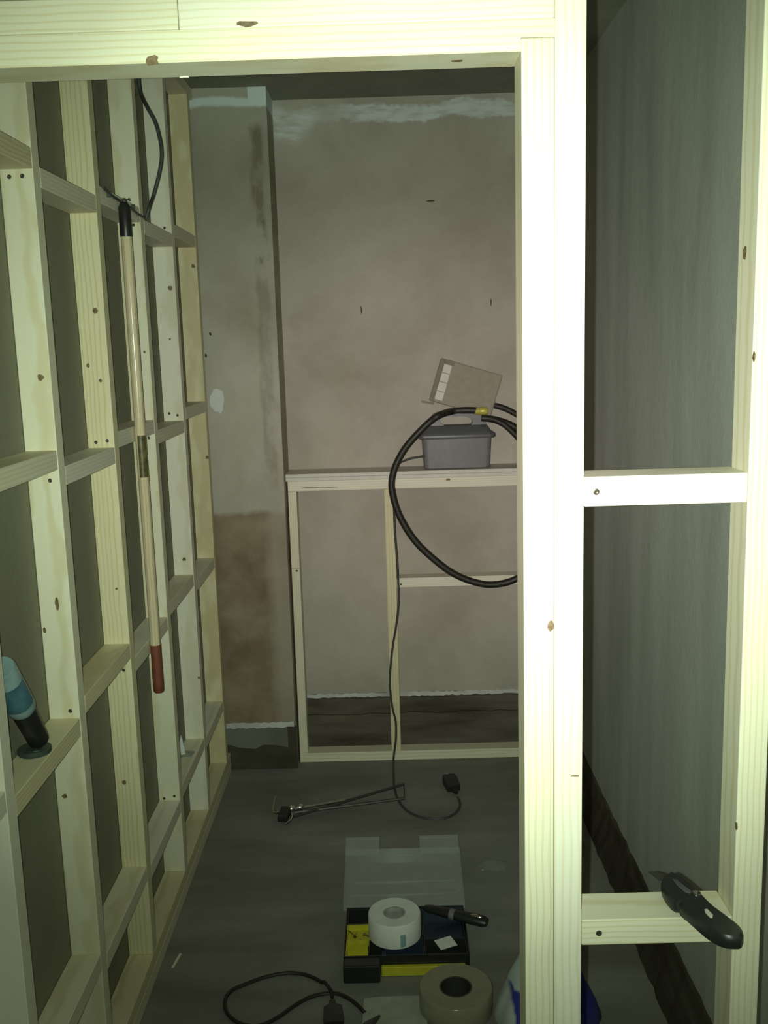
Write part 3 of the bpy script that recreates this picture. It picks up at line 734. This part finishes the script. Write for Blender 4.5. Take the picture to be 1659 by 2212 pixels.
ns = bpy.data.meshes.new('wood_screw')
mb = MB(); mb.lathe((0, 0, 0), [(0.0045, 0), (0.0045, 0.001), (0.0022, 0.004), (0.0020, 0.024), (0.0004, 0.030)], 8)
proto = mb.build('wood_screw', STEEL); r_ = random.Random(3)
for i in range(4):
    o = proto if i == 0 else proto.copy()
    if i: C.objects.link(o)
    o.location = (r_.uniform(-0.142, -0.100), r_.uniform(2.362, 2.404), 0.0388 + 0.0050 * (i // 2))
    o.rotation_euler = (math.pi / 2 + r_.uniform(-.1, .1), 0, r_.uniform(0, 6.28))
    tag(o, 'loose shiny wood screw lying in a yellow bin of the organizer box', 'screw', 'wood screws in the yellow bin')

rc = Vector((-0.024, 2.366, 0.0525)); roll = thing('joint_tape_roll', rc, 'thick white roll of jointing tape standing in the organizer box', 'tape roll')
mb = MB()
prof = [(0.030, 0.004), (0.067, 0.0), (0.0695, 0.002), (0.0695, 0.062), (0.067, 0.065), (0.030, 0.064)]
n = 40; rings = []
for r, h in prof + [prof[0]]:
    rings.append([rc + Vector((r * math.cos(2 * math.pi * k / n), r * math.sin(2 * math.pi * k / n), h)) for k in range(n)])
mb.loft(rings, False); mb.build('tape', WHITE_PAPER, roll)
mb = MB(); rings = []
for r, h in ((0.0255, 0.004), (0.0298, 0.004), (0.0298, 0.0625), (0.0255, 0.0625), (0.0255, 0.004)):
    rings.append([rc + Vector((r * math.cos(2 * math.pi * k / 24), r * math.sin(2 * math.pi * k / 24), h)) for k in range(24)])
mb.loft(rings, False); mb.build('core', CARD_CORE, roll)
mb = MB(); mb.lathe(rc, [(0.0253, 0.040), (0.0253, 0.052)], 24); mb.build('core_plug', CARD_CORE, roll)
mb = MB(); rings = []
for a in (-78, -74, -70, -66):
    a = math.radians(a); d = Vector((math.cos(a), math.sin(a), 0))
    rings.append([rc + d * 0.0690 + Vector((0, 0, 0.006)), rc + d * 0.0690 + Vector((0, 0, 0.040)), rc + d * 0.0699 + Vector((0, 0, 0.040)), rc + d * 0.0699 + Vector((0, 0, 0.006))])
mb.loft(rings); mb.build('printed_mark', PALE_BLUE, roll)

# second knife, resting on the box rim beside the roll
k2 = thing('utility_knife', (0.135, 2.41, 0.055), 'dark utility knife with shiny butt resting on the organizer box beside the white roll', 'knife')
a0, a1 = Vector((0.058, 2.462, 0.068)), Vector((0.222, 2.385, 0.068)); ax = (a1 - a0).normalized(); sd = ax.cross(Vector((0, 0, 1)))
mb = MB(); rings = []
for t, w_, h_ in ((0, 0.008, 0.006), (0.08, 0.013, 0.010), (0.35, 0.015, 0.013), (0.7, 0.017, 0.014), (0.93, 0.018, 0.014), (1, 0.014, 0.010)):
    c = a0.lerp(a1, t)
    rings.append([c + sd * w_ * math.cos(2 * math.pi * k / 12) + Vector((0, 0, h_ * math.sin(2 * math.pi * k / 12))) for k in range(12)])
mb.loft(rings); mb.build('body', BLACK_PL, k2)
mb = MB(); rings = []
for t, w_, h_ in ((0.42, 0.016, 0.0138), (0.50, 0.0164, 0.0140)):
    c = a0.lerp(a1, t)
    rings.append([c + sd * w_ * math.cos(2 * math.pi * k / 12) + Vector((0, 0, h_ * math.sin(2 * math.pi * k / 12))) for k in range(12)])
mb.loft(rings); mb.build('slider', GREY_PL, k2)
c = a0.lerp(a1, 0.84) + Vector((0, 0, 0.0125)) + sd * 0.003
mb = MB(); mb.tube([c - ax * 0.016, c - ax * 0.008, c + ax * 0.010, c + ax * 0.016], [0.002, 0.005, 0.005, 0.002], 10); mb.build('butt_plate', STEEL, k2)

cd = thing('white_card', (0.108, 2.318, 0.054), 'small plain white card lying aslant on the organizer box', 'card')
Rc = Matrix.Translation((0.108, 2.318, 0.0535)) @ Matrix.Rotation(math.radians(24), 4, 'Z') @ Matrix.Rotation(math.radians(4), 4, 'X')
mb = MB(Rc); mb.box((-0.024, -0.020, 0.002), (0.024, 0.020, 0.0028)); mb.build('sheet', WHITE_PAPER, cd)

# ------------------------------------------------------------------ other things on the near floor
tc = Vector((0.122, 2.140, 0.001)); tr = thing('packing_tape_roll', tc, 'brownish clear roll of packing tape lying flat in front of the organizer box', 'tape roll')
mb = MB(); rings = []
for r, h in ((0.040, 0.0), (0.088, 0.0), (0.0895, 0.003), (0.0895, 0.055), (0.087, 0.058), (0.040, 0.056), (0.040, 0.0)):
    rings.append([tc + Vector((r * math.cos(2 * math.pi * k / 40), r * math.sin(2 * math.pi * k / 40), h)) for k in range(40)])
mb.loft(rings, False); mb.build('film', TAPE_PL, tr)
mb = MB(); rings = []
for r, h in ((0.0365, 0.0), (0.0398, 0.0), (0.0398, 0.056), (0.0365, 0.056), (0.0365, 0.0)):
    rings.append([tc + Vector((r * math.cos(2 * math.pi * k / 24), r * math.sin(2 * math.pi * k / 24), h)) for k in range(24)])
mb.loft(rings, False); mb.build('core', DARK_STEEL, tr)

pp = thing('paper_sheet', (-0.02, 2.10, 0.0), 'pale dusty sheet of paper lying on the near floor beside the tape', 'paper')
mb = MB(); n = 8; g = []
for i in range(n + 1):
    for j in range(n + 1):
        x = -0.105 + 0.155 * i / n; y = 1.98 + 0.20 * j / n
        g.append((x + 0.02 * (y - 2.1), y + 0.04 * x, 0.003 + 0.004 * noise.noise(Vector((x * 20, y * 20, 0))) + 0.003))
top_ = list(g); bot_ = [(x, y, z - 0.0008) for x, y, z in g]
fs = []
for i in range(n):
    for j in range(n):
        a = i * (n + 1) + j; q = (a, a + n + 1, a + n + 2, a + 1)
        fs.append(q); fs.append(tuple(v + len(g) for v in q[::-1]))
ed = [i * (n + 1) for i in range(n + 1)] + [n * (n + 1) + j for j in range(1, n + 1)] + [i * (n + 1) + n for i in range(n - 1, -1, -1)] + [j for j in range(n - 1, 0, -1)]
for a, b in zip(ed, ed[1:] + ed[:1]): fs.append((a, b, b + len(g), a + len(g)))
mb.add(top_ + bot_, fs, True); mb.build('sheet', DUSTY_PAPER, pp)

lead = thing('mains_lead', (-0.25, 2.2, 0.0), 'black mains lead looped on the near floor with a plug in the loop', 'cable')
lp = [(-0.1001, 2.123, 0.005), (-0.1272, 2.162, 0.005), (-0.1628, 2.193, 0.005), (-0.1977, 2.198, 0.005), (-0.2372, 2.185, 0.005), (-0.2693, 2.159, 0.005), (-0.3098, 2.114, 0.005), (-0.3509, 2.086, 0.005), (-0.3963, 2.094, 0.005), (-0.4333, 2.131, 0.005), (-0.448, 2.179, 0.005), (-0.4379, 2.217, 0.005), (-0.4064, 2.241, 0.005), (-0.3567, 2.269, 0.005), (-0.3045, 2.282, 0.005), (-0.2559, 2.273, 0.005), (-0.2121, 2.241, 0.005), (-0.1862, 2.199, 0.005), (-0.1813, 2.173, 0.005)]
mb = MB(); mb.tube([p + Vector((0, 0, 0.007 if i > 80 else 0)) for i, p in enumerate(smooth_path(lp, 5))], 0.0047, 8); mb.build('cord', BLACK_RUB, lead)
p0, p1 = Vector((-0.1803, 2.16, 0.012)), Vector((-0.1708, 2.069, 0.014))
ax = (p1 - p0).normalized(); sd = ax.cross(Vector((0, 0, 1))).normalized()
mb = MB(); rings = []
for t, w_, h_ in ((0, 0.006, 0.006), (0.2, 0.009, 0.008), (0.35, 0.022, 0.012), (0.8, 0.024, 0.013), (1.0, 0.022, 0.011)):
    c = p0.lerp(p1, t)
    rings.append([c + sd * w_ * x + Vector((0, 0, h_ * z)) for x, z in ((-1, -.8), (0, -1), (1, -.8), (1.05, 0), (1, .8), (0, 1), (-1, .8), (-1.05, 0))])
mb.loft(rings); mb.build('plug', BLACK_PL, lead)

pc = Vector((-0.0936, 2.036, 0.01)); ply = thing('pliers', pc, 'red-handled pliers half out of view on the near floor', 'pliers')
for s in (-1, 1):
    mb = MB(); mb.tube(smooth_path([pc + Vector((-0.01 + 0.012 * s - 0.01, 0.02, 0.002)), pc + Vector((0.022 * s - 0.02, -0.03, 0.002)), pc + Vector((0.016 * s - 0.03, -0.10, 0.002))]), 0.0075, 8); mb.build('grip', RED_PL, ply)
mb = MB(); mb.tube([pc + Vector((-0.012, 0.015, 0.002)), pc + Vector((0.004, 0.03, 0.003)), pc + Vector((0.030, 0.062, 0.005))], [0.011, 0.012, 0.003], 10); mb.build('jaw', DARK_STEEL, ply)

sk = thing('printed_sack', (0.330, 2.05, 0.0), 'white plastic sack with dark blue print slumped on the floor behind the door post', 'sack')
mb = MB(); rings = []; n = 28
for t in (0, 0.03, 0.12, 0.3, 0.5, 0.7, 0.85, 0.95, 1.0):
    s = (1 - 0.12 * (1 - min(t / 0.1, 1))) * (1 - t ** 1.5 * 0.80); ring = []
    for k in range(n):
        a = 2 * math.pi * k / n
        d = 1 + 0.10 * noise.noise(Vector((math.cos(a) * 2.2, math.sin(a) * 2.2, t * 3.0))) + 0.03 * math.sin(7 * a + 4 * t)
        ring.append((0.330 + 0.125 * s * d * math.cos(a), 2.05 + 0.095 * s * d * math.sin(a), 0.002 + 0.26 * t + 0.012 * t * math.sin(3 * a)))
    rings.append(ring)
mb.loft(rings); mb.build('body', SACK, sk)
mb = MB(); mb.tube([(0.318, 2.05, 0.255), (0.325, 2.045, 0.278), (0.33, 2.04, 0.292)], [0.022, 0.012, 0.028], 12); mb.build('gathered_neck', SACK, sk)

cr = Vector((0.2801, 2.783, 0)); crs = thing('crumpled_film', cr, 'small crumpled scrap of clear film on the floor right of the organizer lid', 'plastic film')
mb = MB(); rings = []; n = 18
for t in (0, 0.1, 0.35, 0.65, 0.9, 1.0):
    s_ = math.cos(t * 1.35) * (0.9 if t == 0 else 1.0)
    ring = []
    for k in range(n):
        a = 2 * math.pi * k / n
        d = 1 + 0.45 * noise.noise(Vector((math.cos(a) * 2.5, math.sin(a) * 2.5, t * 2.5 + 7)))
        ring.append(cr + Vector((0.042 * s_ * d * math.cos(a), 0.034 * s_ * d * math.sin(a), 0.001 + 0.020 * t)))
    rings.append(ring)
mb.loft(rings, True, True); mb.build('sheet', FILM, crs)

# slivers of offcut along the foot of the left partition
sl_proto = None; r_ = random.Random(5)
for i, (p, L_, a) in enumerate((((-0.6637, 2.736, 0.002), 0.075, 1.50), ((-0.6165, 2.35, 0.002), 0.06, 1.42), ((-0.6656, 2.944, 0.002), 0.05, 1.62))):
    mb = MB(); mb.box((-L_ / 2, -0.0035, 0.0006), (L_ / 2, 0.0035, 0.003), 0.0006)
    o = mb.build('wood_sliver', PINE_PALE); grain(o, 0)
    o.location = (p[0] + 0.012, p[1], 0); o.rotation_euler = (0, 0, a)
    tag(o, ('pale wood sliver on the floor by the sole plate, middle one of three', 'pale wood sliver on the floor by the sole plate, nearest of three',
            'pale wood sliver on the floor by the sole plate, farthest of three')[i], 'offcut', 'slivers by the left sole plate')
